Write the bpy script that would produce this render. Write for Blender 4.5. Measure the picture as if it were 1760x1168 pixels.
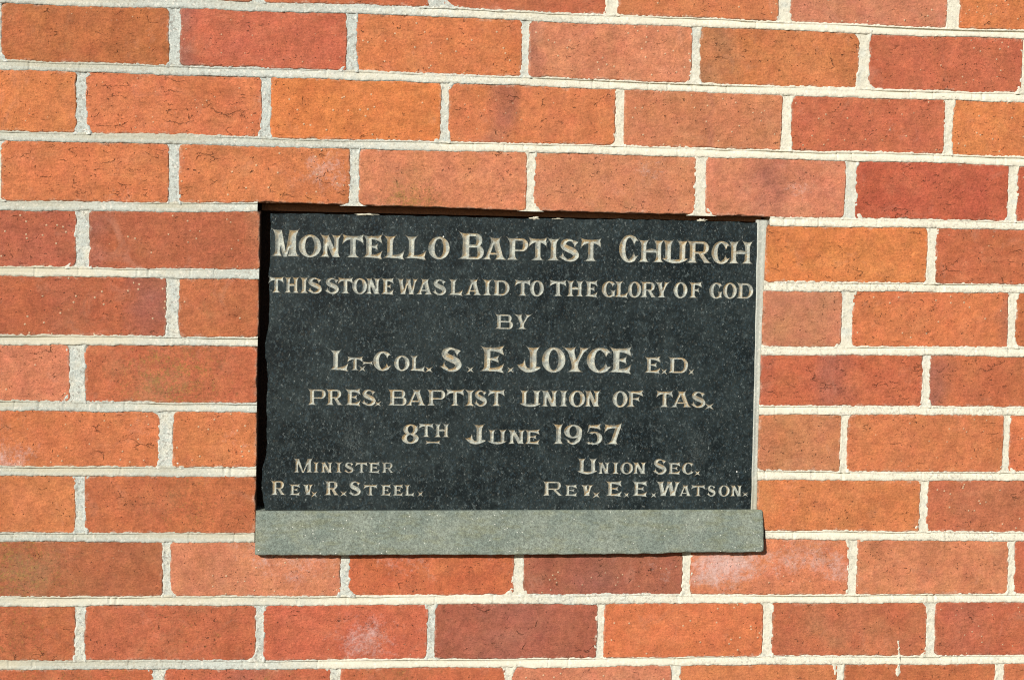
import bpy, math, random
import numpy as np
from mathutils import Matrix, Vector
from mathutils.geometry import delaunay_2d_cdt

scene = bpy.context.scene
for o in list(bpy.data.objects):
    bpy.data.objects.remove(o)
COL = scene.collection
Z0 = 1.30                      # height of the first bed joint in view above the ground

# ------------------------------------------------------------------ camera
cam_data = bpy.data.cameras.new("camera")
cam_data.sensor_width = 36.0
cam_data.lens = 53.18
cam_data.clip_start = 0.05
cam_data.clip_end = 200.0
cam = bpy.data.objects.new("camera", cam_data)
COL.objects.link(cam)
rx, up, bk = Vector((0.993247, -0.114219, 0.020345)), Vector((-0.013417, 0.061101, 0.998041)), Vector((-0.115238, -0.991575, 0.059156))
M = Matrix.Identity(4)
for i in range(3):
    M[i][0], M[i][1], M[i][2] = rx[i], up[i], bk[i]
M[0][3], M[1][3], M[2][3] = 0.2115, -1.9912, -0.3059 + Z0
cam.matrix_world = M
scene.camera = cam
scene.render.engine = 'CYCLES'
scene.cycles.filter_width = 1.05

# ------------------------------------------------------------------ light
SUN_EL, SUN_AZ = math.radians(24.0), math.radians(33.0)     # from upper left, in front of the wall
sun_dir = Vector((-math.sin(SUN_AZ) * math.cos(SUN_EL), -math.cos(SUN_AZ) * math.cos(SUN_EL), math.sin(SUN_EL)))
sd = bpy.data.lights.new("sun", 'SUN')
sd.energy = 5.0
sd.angle = math.radians(0.53)
sd.color = (1.0, 0.955, 0.88)
sun = bpy.data.objects.new("sun", sd)
COL.objects.link(sun)
sun.location = sun_dir * 6 + Vector((0, 0, Z0))
sun.rotation_euler = (-sun_dir).to_track_quat('-Z', 'Y').to_euler()

world = bpy.data.worlds.new("World")
scene.world = world
world.use_nodes = True
wn = world.node_tree
wn.nodes.clear()
sky = wn.nodes.new('ShaderNodeTexSky')
sky.sky_type = 'NISHITA'
sky.sun_disc = False
sky.sun_elevation = SUN_EL
sky.sun_rotation = math.atan2(sun_dir.x, sun_dir.y)
bg = wn.nodes.new('ShaderNodeBackground')
bg.inputs['Strength'].default_value = 0.05
wo = wn.nodes.new('ShaderNodeOutputWorld')
wn.links.new(sky.outputs[0], bg.inputs[0])
wn.links.new(bg.outputs[0], wo.inputs[0])
scene.view_settings.view_transform = 'Standard'
scene.view_settings.look = 'None'
scene.view_settings.exposure = 0.08
scene.view_settings.gamma = 1.0
scene.view_settings.use_curve_mapping = False

# ------------------------------------------------------------------ measurements (millimetres on the wall, z below the first bed joint)
BEDS = [
  [ (-112.7,-2.5), (236.9,2.1), (636.0,1.3), (1137.1,2.0) ],
  [ (-215.7,-85.0), (223.1,-83.5), (638.3,-84.7), (1140.6,-83.0) ],
  [ (-215.6,-173.5), (224.3,-172.1), (656.4,-169.9), (1144.3,-169.9) ],
  [ (-215.6,-261.7), (107.1,-257.1), (792.3,-259.0), (1148.0,-257.4) ],
  [ (-215.6,-345.9), (109.5,-344.4), (786.2,-346.9), (1151.7,-344.5) ],
  [ (-215.6,-432.8), (106.6,-431.5), (786.5,-433.5), (1155.4,-431.2) ],
  [ (-215.5,-517.9), (107.5,-517.5), (784.1,-515.8), (1158.9,-513.6) ],
  [ (-215.5,-601.3), (109.1,-602.4), (788.5,-604.1), (1162.7,-604.6) ],
  [ (-215.5,-687.3), (104.7,-688.5), (796.7,-686.5), (1166.2,-687.8) ],
  [ (-215.5,-771.4), (248.0,-772.9), (656.7,-773.2), (1169.9,-775.6) ],
  [ (-215.4,-854.9), (249.2,-858.3), (707.6,-859.5), (1173.6,-862.2) ],
]
PERPS = {
  0: [ (100.0,111.8), (325.6,344.6), (560.4,574.4), (792.0,808.0), (1027.3,1044.5) ],
  1: [ (-224.2,-214.3), (-6.0,7.1), (219.5,231.5), (448.8,457.3), (675.8,686.8), (906.3,920.1), (1136.4,1147.2) ],
  2: [ (-121.7,-109.4), (111.7,122.8), (343.3,353.2), (575.0,586.8), (801.8,813.9), (1029.7,1040.4) ],
  3: [ (-225.6,-214.2), (-5.6,7.6), (226.4,237.7), (457.9,468.0), (686.2,699.7), (892.9,907.5), (1123.6,1136.1) ],
  4: [ (-121.5,-105.1), (110.6,785.4), (1011.6,1023.6) ],
  5: [ (-7.3,8.1), (110.0,783.6), (894.0,908.7), (1130.9,1141.8) ],
  6: [ (-128.6,-110.3), (108.6,783.0), (1010.7,1020.7) ],
  7: [ (-14.3,2.0), (109.5,783.4), (898.2,907.6), (1130.4,1139.7) ],
  8: [ (-121.0,-109.0), (108.8,784.6), (1013.9,1023.9) ],
  9: [ (-9.5,0.2), (221.4,231.3), (452.3,464.0), (682.6,693.1), (915.6,927.2), (1145.7,1154.5) ],
  10: [ (-120.5,-108.8), (111.3,120.9), (337.5,346.8), (567.1,576.1), (796.7,809.8), (1030.2,1042.1) ],
  11: [ (-21.0,-6.4), (210.2,222.5), (443.4,451.6), (670.8,682.1), (904.1,913.3), (1132.6,1144.6) ],
}
SLAB = [ (123.6,-264.9), (180.4,-263.6), (240.7,-263.8), (347.2,-263.6), (455.1,-263.9), (572.1,-262.0), (690.7,-261.3), (773.1,-262.5), (774.3,-354.2), (775.3,-464.5), (775.8,-559.6), (776.2,-652.0), (621.5,-652.9), (385.1,-653.0), (121.7,-652.7), (120.9,-646.2), (116.1,-624.7), (116.6,-597.8), (122.4,-578.6), (122.8,-548.0), (121.8,-517.4), (122.8,-471.6), (119.6,-450.3), (119.4,-435.1), (123.6,-410.8), (123.3,-342.6), (124.4,-278.5) ]
SILL = [ (111.9,-653.1), (785.8,-649.6), (790.2,-658.4), (793.3,-708.1), (109.4,-708.6), (108.9,-658.5) ]
FILLET = [ (772.2,-260.2), (788.2,-256.7), (786.2,-346.1), (785.8,-464.3), (785.5,-559.5), (785.9,-652.0), (775.3,-652.0), (775.3,-464.5), (774.3,-354.2) ]
DRIP = [ (989.1,-831.6), (991.4,-850.4), (990.8,-879.0) ]
SCRAPS = [ (249.7,-261.3), (472.1,-262.3), (501.7,-263.2), (696.2,-259.6) ]
LINES = [
 [ ("M",125.4,162.8,-320.2,34.7),("O",160.5,190.1,-320.1,28.7),("N",187.7,217.3,-320.0,28.8),("T",216.9,245.7,-319.9,28.8),
  ("E",243.0,269.9,-319.8,28.9),("L",270.3,298.9,-319.7,28.9),("L",298.5,327.5,-319.6,29.0),("O",329.5,358.2,-319.5,29.0),
  ("B",368.9,403.6,-319.3,34.8),("A",399.7,434.9,-319.2,29.1),("P",432.2,462.4,-319.1,29.2),("T",462.4,487.8,-319.0,29.2),
  ("I",486.3,505.8,-319.0,29.3),("S",502.9,531.8,-318.9,29.3),("T",531.9,560.6,-318.8,29.4),("C",584.2,611.3,-318.6,35.6),
  ("H",609.7,646.5,-318.5,29.5),("U",642.6,679.3,-318.4,29.6),("R",675.6,712.2,-318.3,29.6),("C",710.3,736.7,-318.2,29.7),
  ("H",732.7,768.4,-318.1,29.7) ],
 [ ("T",122.4,142.6,-367.6,20.4),("H",142.4,162.9,-367.5,20.5),("I",162.2,174.6,-367.5,20.5),("S",172.3,192.6,-367.4,20.5),
  ("S",194.9,214.7,-367.3,20.5),("T",211.9,232.3,-367.2,20.5),("O",230.8,250.5,-367.2,20.6),("N",247.5,268.8,-367.1,20.6),
  ("E",268.0,285.5,-367.0,20.6),("W",288.6,317.6,-366.9,20.6),("A",313.8,337.5,-366.8,20.7),("S",336.0,355.2,-366.7,20.7),
  ("L",356.7,376.7,-366.6,20.7),("A",377.5,402.2,-366.5,20.7),("I",401.0,416.5,-366.4,20.8),("D",415.0,438.6,-366.4,20.8),
  ("T",444.8,466.9,-366.2,20.8),("O",465.4,484.5,-366.2,20.8),("T",491.5,514.9,-366.0,20.9),("H",514.1,538.4,-365.9,20.9),
  ("E",538.4,556.9,-365.8,20.9),("G",562.0,581.7,-365.7,21.0),("L",578.6,598.3,-365.7,21.0),("O",597.5,616.1,-365.6,21.0),
  ("R",613.7,637.9,-365.5,21.0),("Y",633.1,656.1,-365.4,21.0),("O",659.7,679.2,-365.3,21.1),("F",680.0,699.2,-365.2,21.1),
  ("G",708.8,727.6,-365.1,21.1),("O",727.6,747.3,-365.0,21.2),("D",745.7,769.8,-364.9,21.2) ],
 [ ("B",419.1,444.1,-410.6,19.7),("Y",443.7,470.3,-410.5,19.7) ],
 [ ("L",202.3,227.7,-467.6,26.0),("T",225.4,246.7,-467.6,17.6),(".",240.6,250.5,-469.5,8.8),("-",245.4,259.5,-460.2,5.4),
  ("C",259.6,284.0,-467.5,25.3),("O",287.1,307.8,-467.4,20.0),("L",307.0,328.5,-467.4,20.0),(".",327.8,338.9,-469.6,8.5),
  ("S",347.4,377.8,-467.3,31.6),(".",383.2,393.3,-469.1,8.9),("E",400.2,433.6,-467.1,32.5),(".",436.8,446.9,-469.0,8.9),
  ("J",450.0,483.2,-467.0,32.6),("O",483.5,515.6,-466.9,32.6),("Y",509.4,549.9,-466.8,32.7),("C",544.0,578.7,-466.8,32.8),
  ("E",573.9,605.3,-466.7,32.8),("E",622.3,645.0,-466.6,21.2),(".",645.4,654.6,-468.9,8.6),("D",654.5,682.9,-466.5,21.2),
  (".",682.9,691.7,-468.8,8.6) ],
 [ ("P",174.1,198.7,-513.9,21.1),("R",197.9,222.2,-513.8,21.1),("E",223.0,244.3,-513.7,21.1),("S",244.7,264.9,-513.7,21.1),
  (".",261.8,271.5,-515.2,7.7),("B",279.1,304.7,-513.6,21.2),("A",302.4,331.6,-513.6,21.2),("P",330.4,355.9,-513.5,21.3),
  ("T",356.2,381.0,-513.4,21.3),("I",380.2,396.5,-513.4,21.3),("S",393.4,412.0,-513.4,21.3),("T",412.0,435.3,-513.3,21.4),
  ("U",454.4,484.2,-513.2,21.4),("N",483.0,507.3,-513.2,21.4),("I",507.3,520.6,-513.1,21.5),("O",521.0,543.5,-513.1,21.5),
  ("N",541.1,564.8,-513.0,21.5),("O",580.2,601.2,-513.0,21.6),("F",598.8,622.7,-512.9,21.6),("T",639.8,663.3,-512.8,21.6),
  ("A",659.3,689.8,-512.8,21.7),("S",687.4,709.0,-512.7,21.7),(".",706.7,720.4,-515.8,9.5) ],
 [ ("8",298.6,321.6,-563.8,25.5),("T",320.7,341.2,-555.2,17.8),("H",341.5,362.4,-555.2,17.8),("-",330.1,350.2,-564.5,5.0),
  ("J",382.7,411.4,-563.7,25.3),("U",413.0,438.7,-563.6,18.7),("N",439.8,463.7,-563.6,18.7),("E",462.1,483.3,-563.5,18.7),
  ("1",499.7,516.3,-563.5,26.6),("9",515.5,540.4,-563.5,26.2),("5",544.3,568.1,-563.4,26.7),("7",570.0,594.5,-563.4,26.7) ],
 [ ("M",157.4,183.1,-603.0,18.5),("I",182.4,191.5,-603.0,13.9),("N",192.2,209.0,-603.0,13.9),("I",210.5,222.7,-603.0,13.9),
  ("S",223.4,236.8,-603.0,13.9),("T",237.9,254.7,-603.0,13.9),("E",254.7,270.8,-603.0,13.9),("R",272.3,290.0,-603.0,13.9) ],
 [ ("R",127.5,148.7,-632.8,18.8),("E",151.7,166.8,-632.8,14.3),("V",169.1,184.3,-632.9,14.3),(".",180.5,189.6,-636.0,8.9),
  ("R",197.6,218.5,-633.0,18.9),(".",218.5,228.4,-634.6,7.7),("S",229.6,246.8,-633.1,19.0),("T",249.1,268.2,-633.2,14.3),
  ("E",271.3,285.9,-633.2,14.4),("E",287.0,302.0,-633.3,14.4),("L",302.5,317.0,-633.3,14.4),(".",320.5,329.0,-634.9,7.8) ],
 [ ("U",534.5,562.2,-603.3,20.4),("N",562.2,579.7,-603.4,15.7),("I",580.4,593.2,-603.4,15.8),("O",593.2,611.1,-603.4,15.8),
  ("N",609.9,629.6,-603.4,15.8),("S",637.8,657.8,-603.4,20.6),("E",657.8,676.2,-603.4,15.8),("C",677.8,695.5,-603.4,15.8),
  (".",695.1,704.1,-605.8,7.9) ],
 [ ("R",487.9,517.5,-633.3,19.6),("E",517.8,535.7,-633.3,14.9),("V",539.2,558.2,-633.4,15.0),(".",555.9,567.0,-636.5,9.5),
  ("E",573.7,596.3,-633.4,19.7),(".",598.7,606.7,-635.8,7.9),("E",609.8,631.4,-633.4,19.8),(".",635.8,644.2,-635.8,7.9),
  ("W",642.3,677.9,-633.4,19.8),("A",673.0,693.1,-633.5,15.1),("T",691.1,711.4,-633.5,15.1),("S",713.3,726.2,-633.5,15.1),
  ("O",729.0,745.3,-633.5,15.1),("N",745.3,763.0,-633.5,15.1),(".",762.3,771.3,-634.3,7.2) ],
]


# ------------------------------------------------------------------ numeric helpers
def _h(ix, iy, s):
    n = (ix.astype(np.int64) * 374761393 + iy.astype(np.int64) * 668265263 + int(s) * 1442695041) & 0xffffffff
    n = ((n ^ (n >> 13)) * 1274126177) & 0xffffffff
    n = (n ^ (n >> 16)) & 0xffffffff
    return n / 4294967295.0 * 2 - 1

def vn(x, y, s=0):
    """2D value noise in -1..1"""
    x = np.asarray(x, float); y = np.asarray(y, float)
    x, y = np.broadcast_arrays(x, y)
    ix, iy = np.floor(x), np.floor(y)
    fx, fy = x - ix, y - iy
    fx = fx * fx * (3 - 2 * fx); fy = fy * fy * (3 - 2 * fy)
    a, b, c, d = _h(ix, iy, s), _h(ix + 1, iy, s), _h(ix, iy + 1, s), _h(ix + 1, iy + 1, s)
    return (a * (1 - fx) + b * fx) * (1 - fy) + (c * (1 - fx) + d * fx) * fy

def fbm(x, y, s=0, n=3):
    t, a, w = 0, 1.0, 0
    for i in range(n):
        t = t + a * vn(x * 2 ** i, y * 2 ** i, s + i * 17); w += a; a *= .55
    return t / w

def srgb(r, g, b, k=1.0):
    f = lambda v: (v / 12.92 if v <= .04045 else ((v + .055) / 1.055) ** 2.4)
    return np.array([f(r / 255) * k, f(g / 255) * k, f(b / 255) * k])

class MB:
    """collects vertex grids (mm) and makes one mesh object of them"""
    def __init__(self):
        self.v, self.f, self.a, self.m, self.n = [], [], {}, [], 0
    def grid(self, X, Y, Z, mat=0, flip=False, **attrs):
        r, c = X.shape
        idx = np.arange(r * c).reshape(r, c) + self.n
        q = np.stack([idx[:-1, :-1], idx[:-1, 1:], idx[1:, 1:], idx[1:, :-1]], -1).reshape(-1, 4)
        if flip: q = q[:, ::-1]
        self.v.append(np.stack([X, Y, Z], -1).reshape(-1, 3)); self.f.append(q); self.m.append(np.full(len(q), mat))
        for k, val in attrs.items():
            self.a.setdefault(k, []).append(np.broadcast_to(np.asarray(val, float), (r, c, 3)).reshape(-1, 3))
        self.n += r * c
    def box(self, x0, x1, y0, y1, z0, z1, mat=0, **attrs):
        for (A, B, C_, D) in (((x0,y0,z1),(x1,y0,z1),(x0,y0,z0),(x1,y0,z0)), ((x1,y0,z1),(x1,y1,z1),(x1,y0,z0),(x1,y1,z0)),
                              ((x0,y1,z1),(x0,y0,z1),(x0,y1,z0),(x0,y0,z0)), ((x0,y1,z1),(x1,y1,z1),(x0,y0,z1),(x1,y0,z1)),
                              ((x0,y0,z0),(x1,y0,z0),(x0,y1,z0),(x1,y1,z0)), ((x1,y1,z1),(x0,y1,z1),(x1,y1,z0),(x0,y1,z0))):
            P = np.array([[A, B], [C_, D]], float)
            self.grid(P[..., 0], P[..., 1], P[..., 2], mat, flip=True, **attrs)
    def build(self, name, mats, parent=None, base=(0, 0, 0), smooth=True):
        V = np.concatenate(self.v); F = np.concatenate(self.f); mi = np.concatenate(self.m)
        V = V / 1000.0; V[:, 2] += Z0
        V = V - np.array(base)
        return mesh_object(name, V, F, mats, parent, base, mi, {k: np.concatenate(a) for k, a in self.a.items()}, smooth)

def mesh_object(name, V, F, mats, parent=None, base=(0, 0, 0), mi=None, attrs=None, smooth=True):
    F = np.asarray(F); k = F.shape[1]
    me = bpy.data.meshes.new(name)
    me.vertices.add(len(V)); me.vertices.foreach_set("co", np.asarray(V, np.float32).ravel())
    me.loops.add(F.size); me.loops.foreach_set("vertex_index", F.astype(np.int32).ravel())
    me.polygons.add(len(F)); me.polygons.foreach_set("loop_start", np.arange(0, F.size, k, dtype=np.int32))
    me.polygons.foreach_set("use_smooth", np.full(len(F), smooth))
    if mi is not None: me.polygons.foreach_set("material_index", mi.astype(np.int32))
    for m in mats: me.materials.append(m)
    me.update(calc_edges=True)
    for kname, a in (attrs or {}).items():
        at = me.attributes.new(kname, 'FLOAT_VECTOR', 'POINT')
        at.data.foreach_set("vector", np.asarray(a, np.float32).ravel())
    o = bpy.data.objects.new(name, me)
    COL.objects.link(o)
    if parent: o.parent = parent
    else: o.location = base
    return o

def thing(name, label, cat, loc):
    o = bpy.data.objects.new(name, None)
    COL.objects.link(o)
    o.location = loc
    o.empty_display_size = .1
    o['label'] = label; o['category'] = cat
    return o

# ------------------------------------------------------------------ material helpers
class NT:
    def __init__(self, name):
        self.m = bpy.data.materials.new(name); self.m.use_nodes = True
        self.t = self.m.node_tree; self.t.nodes.clear()
        self.out = self.t.nodes.new('ShaderNodeOutputMaterial')
        self.b = self.t.nodes.new('ShaderNodeBsdfPrincipled')
        self.t.links.new(self.b.outputs[0], self.out.inputs[0])
        self.co = self.t.nodes.new('ShaderNodeTexCoord').outputs['Object']
    def link(self, a, s):
        if isinstance(a, (int, float)): s.default_value = a
        elif isinstance(a, (tuple, list, np.ndarray)):
            a = list(a); s.default_value = a + [1.0] if (len(a) == 3 and s.type == 'RGBA') else a
        else: self.t.links.new(a, s)
    def attr(self, n):
        a = self.t.nodes.new('ShaderNodeAttribute'); a.attribute_name = n; return a.outputs['Vector']
    def sep(self, v):
        s = self.t.nodes.new('ShaderNodeSeparateXYZ'); self.link(v, s.inputs[0]); return s.outputs
    def math(self, op, a, b=0.0, c=0.0, clamp=False):
        n = self.t.nodes.new('ShaderNodeMath'); n.operation = op; n.use_clamp = clamp
        self.link(a, n.inputs[0]); self.link(b, n.inputs[1]); self.link(c, n.inputs[2]); return n.outputs[0]
    def vmath(self, op, a, b):
        n = self.t.nodes.new('ShaderNodeVectorMath'); n.operation = op
        self.link(a, n.inputs[0]); self.link(b, n.inputs[1]); return n.outputs[0]
    def noise(self, v, scale, detail=3.0, rough=.5, dist=0.0, out='Fac'):
        n = self.t.nodes.new('ShaderNodeTexNoise'); self.link(v, n.inputs['Vector'])
        n.inputs['Scale'].default_value = scale; n.inputs['Detail'].default_value = detail
        n.inputs['Roughness'].default_value = rough; n.inputs['Distortion'].default_value = dist
        return n.outputs[out]
    def voro(self, v, scale, feature='F1', rnd=1.0):
        n = self.t.nodes.new('ShaderNodeTexVoronoi'); n.feature = feature; self.link(v, n.inputs['Vector'])
        n.inputs['Scale'].default_value = scale; n.inputs['Randomness'].default_value = rnd
        return n.outputs
    def ramp(self, v, a, b, lo=0.0, hi=1.0):
        n = self.t.nodes.new('ShaderNodeMapRange'); n.clamp = True; n.interpolation_type = 'SMOOTHSTEP'
        self.link(v, n.inputs[0])
        for i, x in enumerate((a, b, lo, hi)): n.inputs[1 + i].default_value = x
        return n.outputs[0]
    def mix(self, f, a, b, mode='MIX'):
        n = self.t.nodes.new('ShaderNodeMix'); n.data_type = 'RGBA'; n.blend_type = mode; n.clamp_factor = True
        self.link(f, n.inputs[0]); self.link(a, n.inputs[6]); self.link(b, n.inputs[7]); return n.outputs[2]
    def gray(self, v):
        n = self.t.nodes.new('ShaderNodeCombineXYZ')
        for i in range(3): self.link(v, n.inputs[i])
        return n.outputs[0]
    def scale3(self, v, s):
        return self.vmath('MULTIPLY', v, s)
    def bump(self, h, dist, strength=1.0, normal=None):
        n = self.t.nodes.new('ShaderNodeBump'); n.inputs['Distance'].default_value = dist; n.inputs['Strength'].default_value = strength
        self.link(h, n.inputs['Height'])
        if normal is not None: self.link(normal, n.inputs['Normal'])
        return n.outputs[0]
    def finish(self, col, rough, normal=None, spec=.3):
        self.link(col, self.b.inputs['Base Color']); self.link(rough, self.b.inputs['Roughness'])
        self.b.inputs['Specular IOR Level'].default_value = spec
        if normal is not None: self.link(normal, self.b.inputs['Normal'])
        return self.m

def brick_material():
    t = NT("brick")
    seed = t.attr('seed')
    P = t.vmath('ADD', t.co, seed)
    mk = t.sep(t.attr('marks'))            # efflorescence, lichen, cracks
    tint = t.attr('tint')
    soft = t.noise(P, 22, 3, .55)
    mott = t.noise(P, 75, 5, .68)
    grain = t.noise(P, 620, 3, .7)
    drag = t.noise(t.scale3(P, (.35, 1, 1.5)), 150, 4, .7)
    col = t.mix(1.0, tint, t.gray(t.ramp(soft, .3, .7, .94, 1.05)), 'MULTIPLY')
    col = t.mix(1.0, col, t.gray(t.ramp(mott, .25, .75, .80, 1.14)), 'MULTIPLY')
    crisp = t.noise(t.scale3(P, (.92, 1, 1.08)), 320, 4, .8)
    col = t.mix(1.0, col, t.gray(t.ramp(crisp, .30, .70, .82, 1.16)), 'MULTIPLY')
    col = t.mix(1.0, col, t.gray(t.ramp(grain, .25, .75, .84, 1.14)), 'MULTIPLY')
    # broad firing drift inside each brick
    d1 = t.noise(t.scale3(P, (1, 1, .6)), 13, 3, .6, .6)
    d2 = t.noise(t.scale3(t.vmath('ADD', P, (5, 3, 1)), (.6, 1, 1.3)), 19, 4, .65, .8)
    col = t.mix(t.math('MULTIPLY', t.ramp(d1, .50, .74), .55), col, t.mix(1.0, col, (.80, .72, .70), 'MULTIPLY'))
    col = t.mix(t.math('MULTIPLY', t.ramp(d2, .52, .72), .60), col, t.mix(1.0, col, (1.10, 1.24, 1.28), 'MULTIPLY'))
    # warm / cool drift of the fired clay
    hue = t.noise(P, 34, 4, .6, out='Color')
    col = t.mix(.13, col, t.mix(1.0, col, t.vmath('MULTIPLY', hue, (2.0, 2.0, 2.0)), 'MULTIPLY'))
    # dragged, sooty streaks
    st = t.ramp(drag, .56, .74)
    col = t.mix(t.math('MULTIPLY', st, .25), col, t.mix(1.0, col, (.42, .40, .42), 'MULTIPLY'))
    # smoky patches left by the kiln
    sm = t.math('MULTIPLY', t.ramp(t.noise(t.scale3(t.vmath('ADD', P, (2, 8, 4)), (.7, 1, 1.2)), 26, 5, .72, .5), .54, .70), t.ramp(t.noise(P, 210, 4, .8), .36, .62))
    col = t.mix(t.math('MULTIPLY', sm, .38), col, t.mix(1.0, col, (.55, .50, .50), 'MULTIPLY'))
    # pinkish bloom
    bl = t.ramp(t.noise(P, 16, 5, .7, 1.2), .56, .74)
    col = t.mix(t.math('MULTIPLY', bl, .20), col, (.55, .30, .22))
    # hairline cracks
    wob = t.vmath('SCALE', t.vmath('SUBTRACT', t.noise(P, 60, 4, .6, out='Color'), (.5, .5, .5)), (0, 0, 0))
    wob.node.inputs['Scale'].default_value = .014
    Pc = t.scale3(t.vmath('ADD', P, wob), (.50, 1, 1.45))
    ce = t.voro(Pc, 48, 'DISTANCE_TO_EDGE')['Distance']
    seg = t.ramp(t.math('ADD', t.noise(P, 46, 3, .6), t.math('MULTIPLY', mk[2], .10)), .60, .72)
    crack = t.math('MULTIPLY', t.ramp(ce, .006, .034, 1.0, 0.0), seg)
    col = t.mix(t.math('MULTIPLY', crack, .46), col, (.10, .045, .025))
    tick = t.ramp(t.noise(t.scale3(t.vmath('ADD', P, wob), (.42, 1, 1.5)), 230, 3, .6), .655, .72)
    tick = t.math('MULTIPLY', tick, t.ramp(t.noise(P, 30, 3, .6), .42, .60))
    col = t.mix(t.math('MULTIPLY', tick, .55), col, (.12, .055, .03))
    crack = t.math('ADD', crack, t.math('MULTIPLY', tick, .6))
    # pits and sand grains
    pit = t.ramp(t.math('ADD', t.noise(P, 240, 2, .6), t.math('MULTIPLY', t.noise(P, 30, 4, .7), .30)), .865, .915)
    pit = t.math('MAXIMUM', pit, t.ramp(t.math('ADD', t.noise(t.scale3(P, (.6, 1, 1.2)), 120, 3, .6), t.math('MULTIPLY', t.noise(P, 22, 3, .7), .25)), .855, .90))
    col = t.mix(t.math('MULTIPLY', pit, .68), col, (.09, .042, .026))
    vs = t.voro(P, 190)
    rs = t.sep(vs['Color'])
    grit = t.math('MULTIPLY', t.ramp(vs['Distance'], .16, .32, 1, 0), t.ramp(t.math('ADD', rs[1], t.math('MULTIPLY', t.noise(P, 20, 2), .12)), 1.020, 1.026))
    col = t.mix(t.math('MULTIPLY', grit, .75), col, (.62, .46, .30))
    # thin film of mortar wiped over the edges of the face
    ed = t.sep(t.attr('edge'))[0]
    film = t.ramp(t.math('ADD', ed, t.math('MULTIPLY', t.math('SUBTRACT', t.noise(P, 90, 5, .75), .40), 22)), .5, 5.5, 1.0, 0.0)
    film = t.math('MULTIPLY', film, t.ramp(t.noise(P, 300, 4, .8), .34, .60))
    col = t.mix(t.math('MULTIPLY', film, .45), col, (.58, .46, .36))
    arris = t.math('MULTIPLY', t.ramp(t.math('ADD', ed, t.math('MULTIPLY', t.math('SUBTRACT', t.noise(P, 240, 3, .7), .5), 4)), .8, 2.3, 1.0, 0.0), t.ramp(t.noise(P, 60, 3, .7), .42, .56))  # grime-brown line painted along the brick edges as thin shadow
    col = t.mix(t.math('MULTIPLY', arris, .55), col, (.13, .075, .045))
    # lichen and efflorescence where each brick carries it
    ln = t.noise(P, 95, 5, .75)
    lg = t.math('ADD', t.math('MULTIPLY', ln, .45), t.math('MULTIPLY', t.noise(P, 330, 4, .8), .55))
    lich = t.ramp(t.math('ADD', t.math('MULTIPLY', mk[1], .22), lg), .65, .80)
    col = t.mix(t.math('MULTIPLY', lich, .62), col, (.34, .235, .05))
    dirt = t.ramp(t.math('ADD', t.math('MULTIPLY', mk[1], .26), t.noise(P, 190, 4, .8)), .66, .80)
    col = t.mix(t.math('MULTIPLY', dirt, .38), col, (.11, .06, .03))
    dust = t.ramp(t.math('ADD', t.math('MULTIPLY', mk[1], .20), t.noise(t.vmath('ADD', P, (9, 9, 9)), 15, 4, .7)), .60, .85)
    col = t.mix(t.math('MULTIPLY', dust, .22), col, (.36, .24, .13))
    en = t.math('ADD', t.math('MULTIPLY', t.noise(P, 48, 6, .8, .5), .65), t.math('MULTIPLY', t.noise(P, 260, 4, .8), .35))
    eff = t.ramp(t.math('ADD', t.math('MULTIPLY', mk[0], .40), en), .63, .93)
    col = t.mix(t.math('MULTIPLY', eff, .62), col, (.66, .52, .50))
    h = t.math('ADD', t.math('MULTIPLY', mott, .5), t.math('MULTIPLY', grain, .4))
    h = t.math('ADD', h, t.math('MULTIPLY', crisp, .6))
    h = t.math('ADD', h, t.math('MULTIPLY', drag, .5))
    h = t.math('SUBTRACT', h, t.math('MULTIPLY', crack, .9))
    h = t.math('SUBTRACT', h, t.math('MULTIPLY', pit, 1.1))
    h = t.math('ADD', h, t.math('MULTIPLY', grit, .4))
    dent = t.math('ADD', t.noise(P, 70, 3, .6), t.math('MULTIPLY', t.noise(t.scale3(P, (.35, 1, 1.3)), 90, 3, .6), .8))
    return t.finish(col, .88, t.bump(h, .0014, .95, t.bump(dent, .0016, .7)), .22)

def mortar_material():
    t = NT("lime_mortar")
    mt = t.sep(t.attr('mtint'))            # x: greyness, y: sandiness
    P = t.co
    n = t.noise(P, 60, 5, .7)
    sand = t.noise(P, 700, 3, .75)
    cell = t.voro(P, 420)
    cr = t.sep(cell['Color'])
    g = t.ramp(t.math('ADD', mt[0], t.math('MULTIPLY', t.math('SUBTRACT', n, .5), 1.3)), .25, .85)
    col = t.mix(g, (.67, .645, .53), (.49, .53, .495))
    col = t.mix(1.0, col, t.gray(t.ramp(n, .25, .75, .88, 1.08)), 'MULTIPLY')
    amt = t.math('ADD', .04, t.math('MULTIPLY', mt[1], .66))
    col = t.mix(amt, col, t.mix(1.0, col, t.gray(t.ramp(sand, .3, .7, .60, 1.32)), 'MULTIPLY'))
    col = t.mix(t.math('MULTIPLY', t.ramp(cr[0], .86, .9), amt), col, (.27, .25, .22))
    col = t.mix(t.math('MULTIPLY', t.ramp(cr[1], .90, .93), .5), col, (.78, .75, .68))
    col = t.mix(t.math('MULTIPLY', t.math('ADD', mt[2], t.math('MULTIPLY', t.math('SUBTRACT', n, .5), .8), clamp=True), .62), col, (.40, .365, .255))
    # dirt stains
    ds = t.ramp(t.noise(P, 26, 5, .7, .6), .58, .78)
    col = t.mix(t.math('MULTIPLY', ds, .42), col, (.36, .31, .23))
    h = t.math('ADD', t.math('MULTIPLY', sand, amt), t.math('MULTIPLY', cr[2], .25))
    return t.finish(col, .93, t.bump(h, .0012, .8), .15)

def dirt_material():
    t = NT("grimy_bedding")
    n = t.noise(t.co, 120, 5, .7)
    return t.finish(t.mix(n, (.20, .09, .05), (.36, .18, .10)), .95, t.bump(n, .003), .1)

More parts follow.
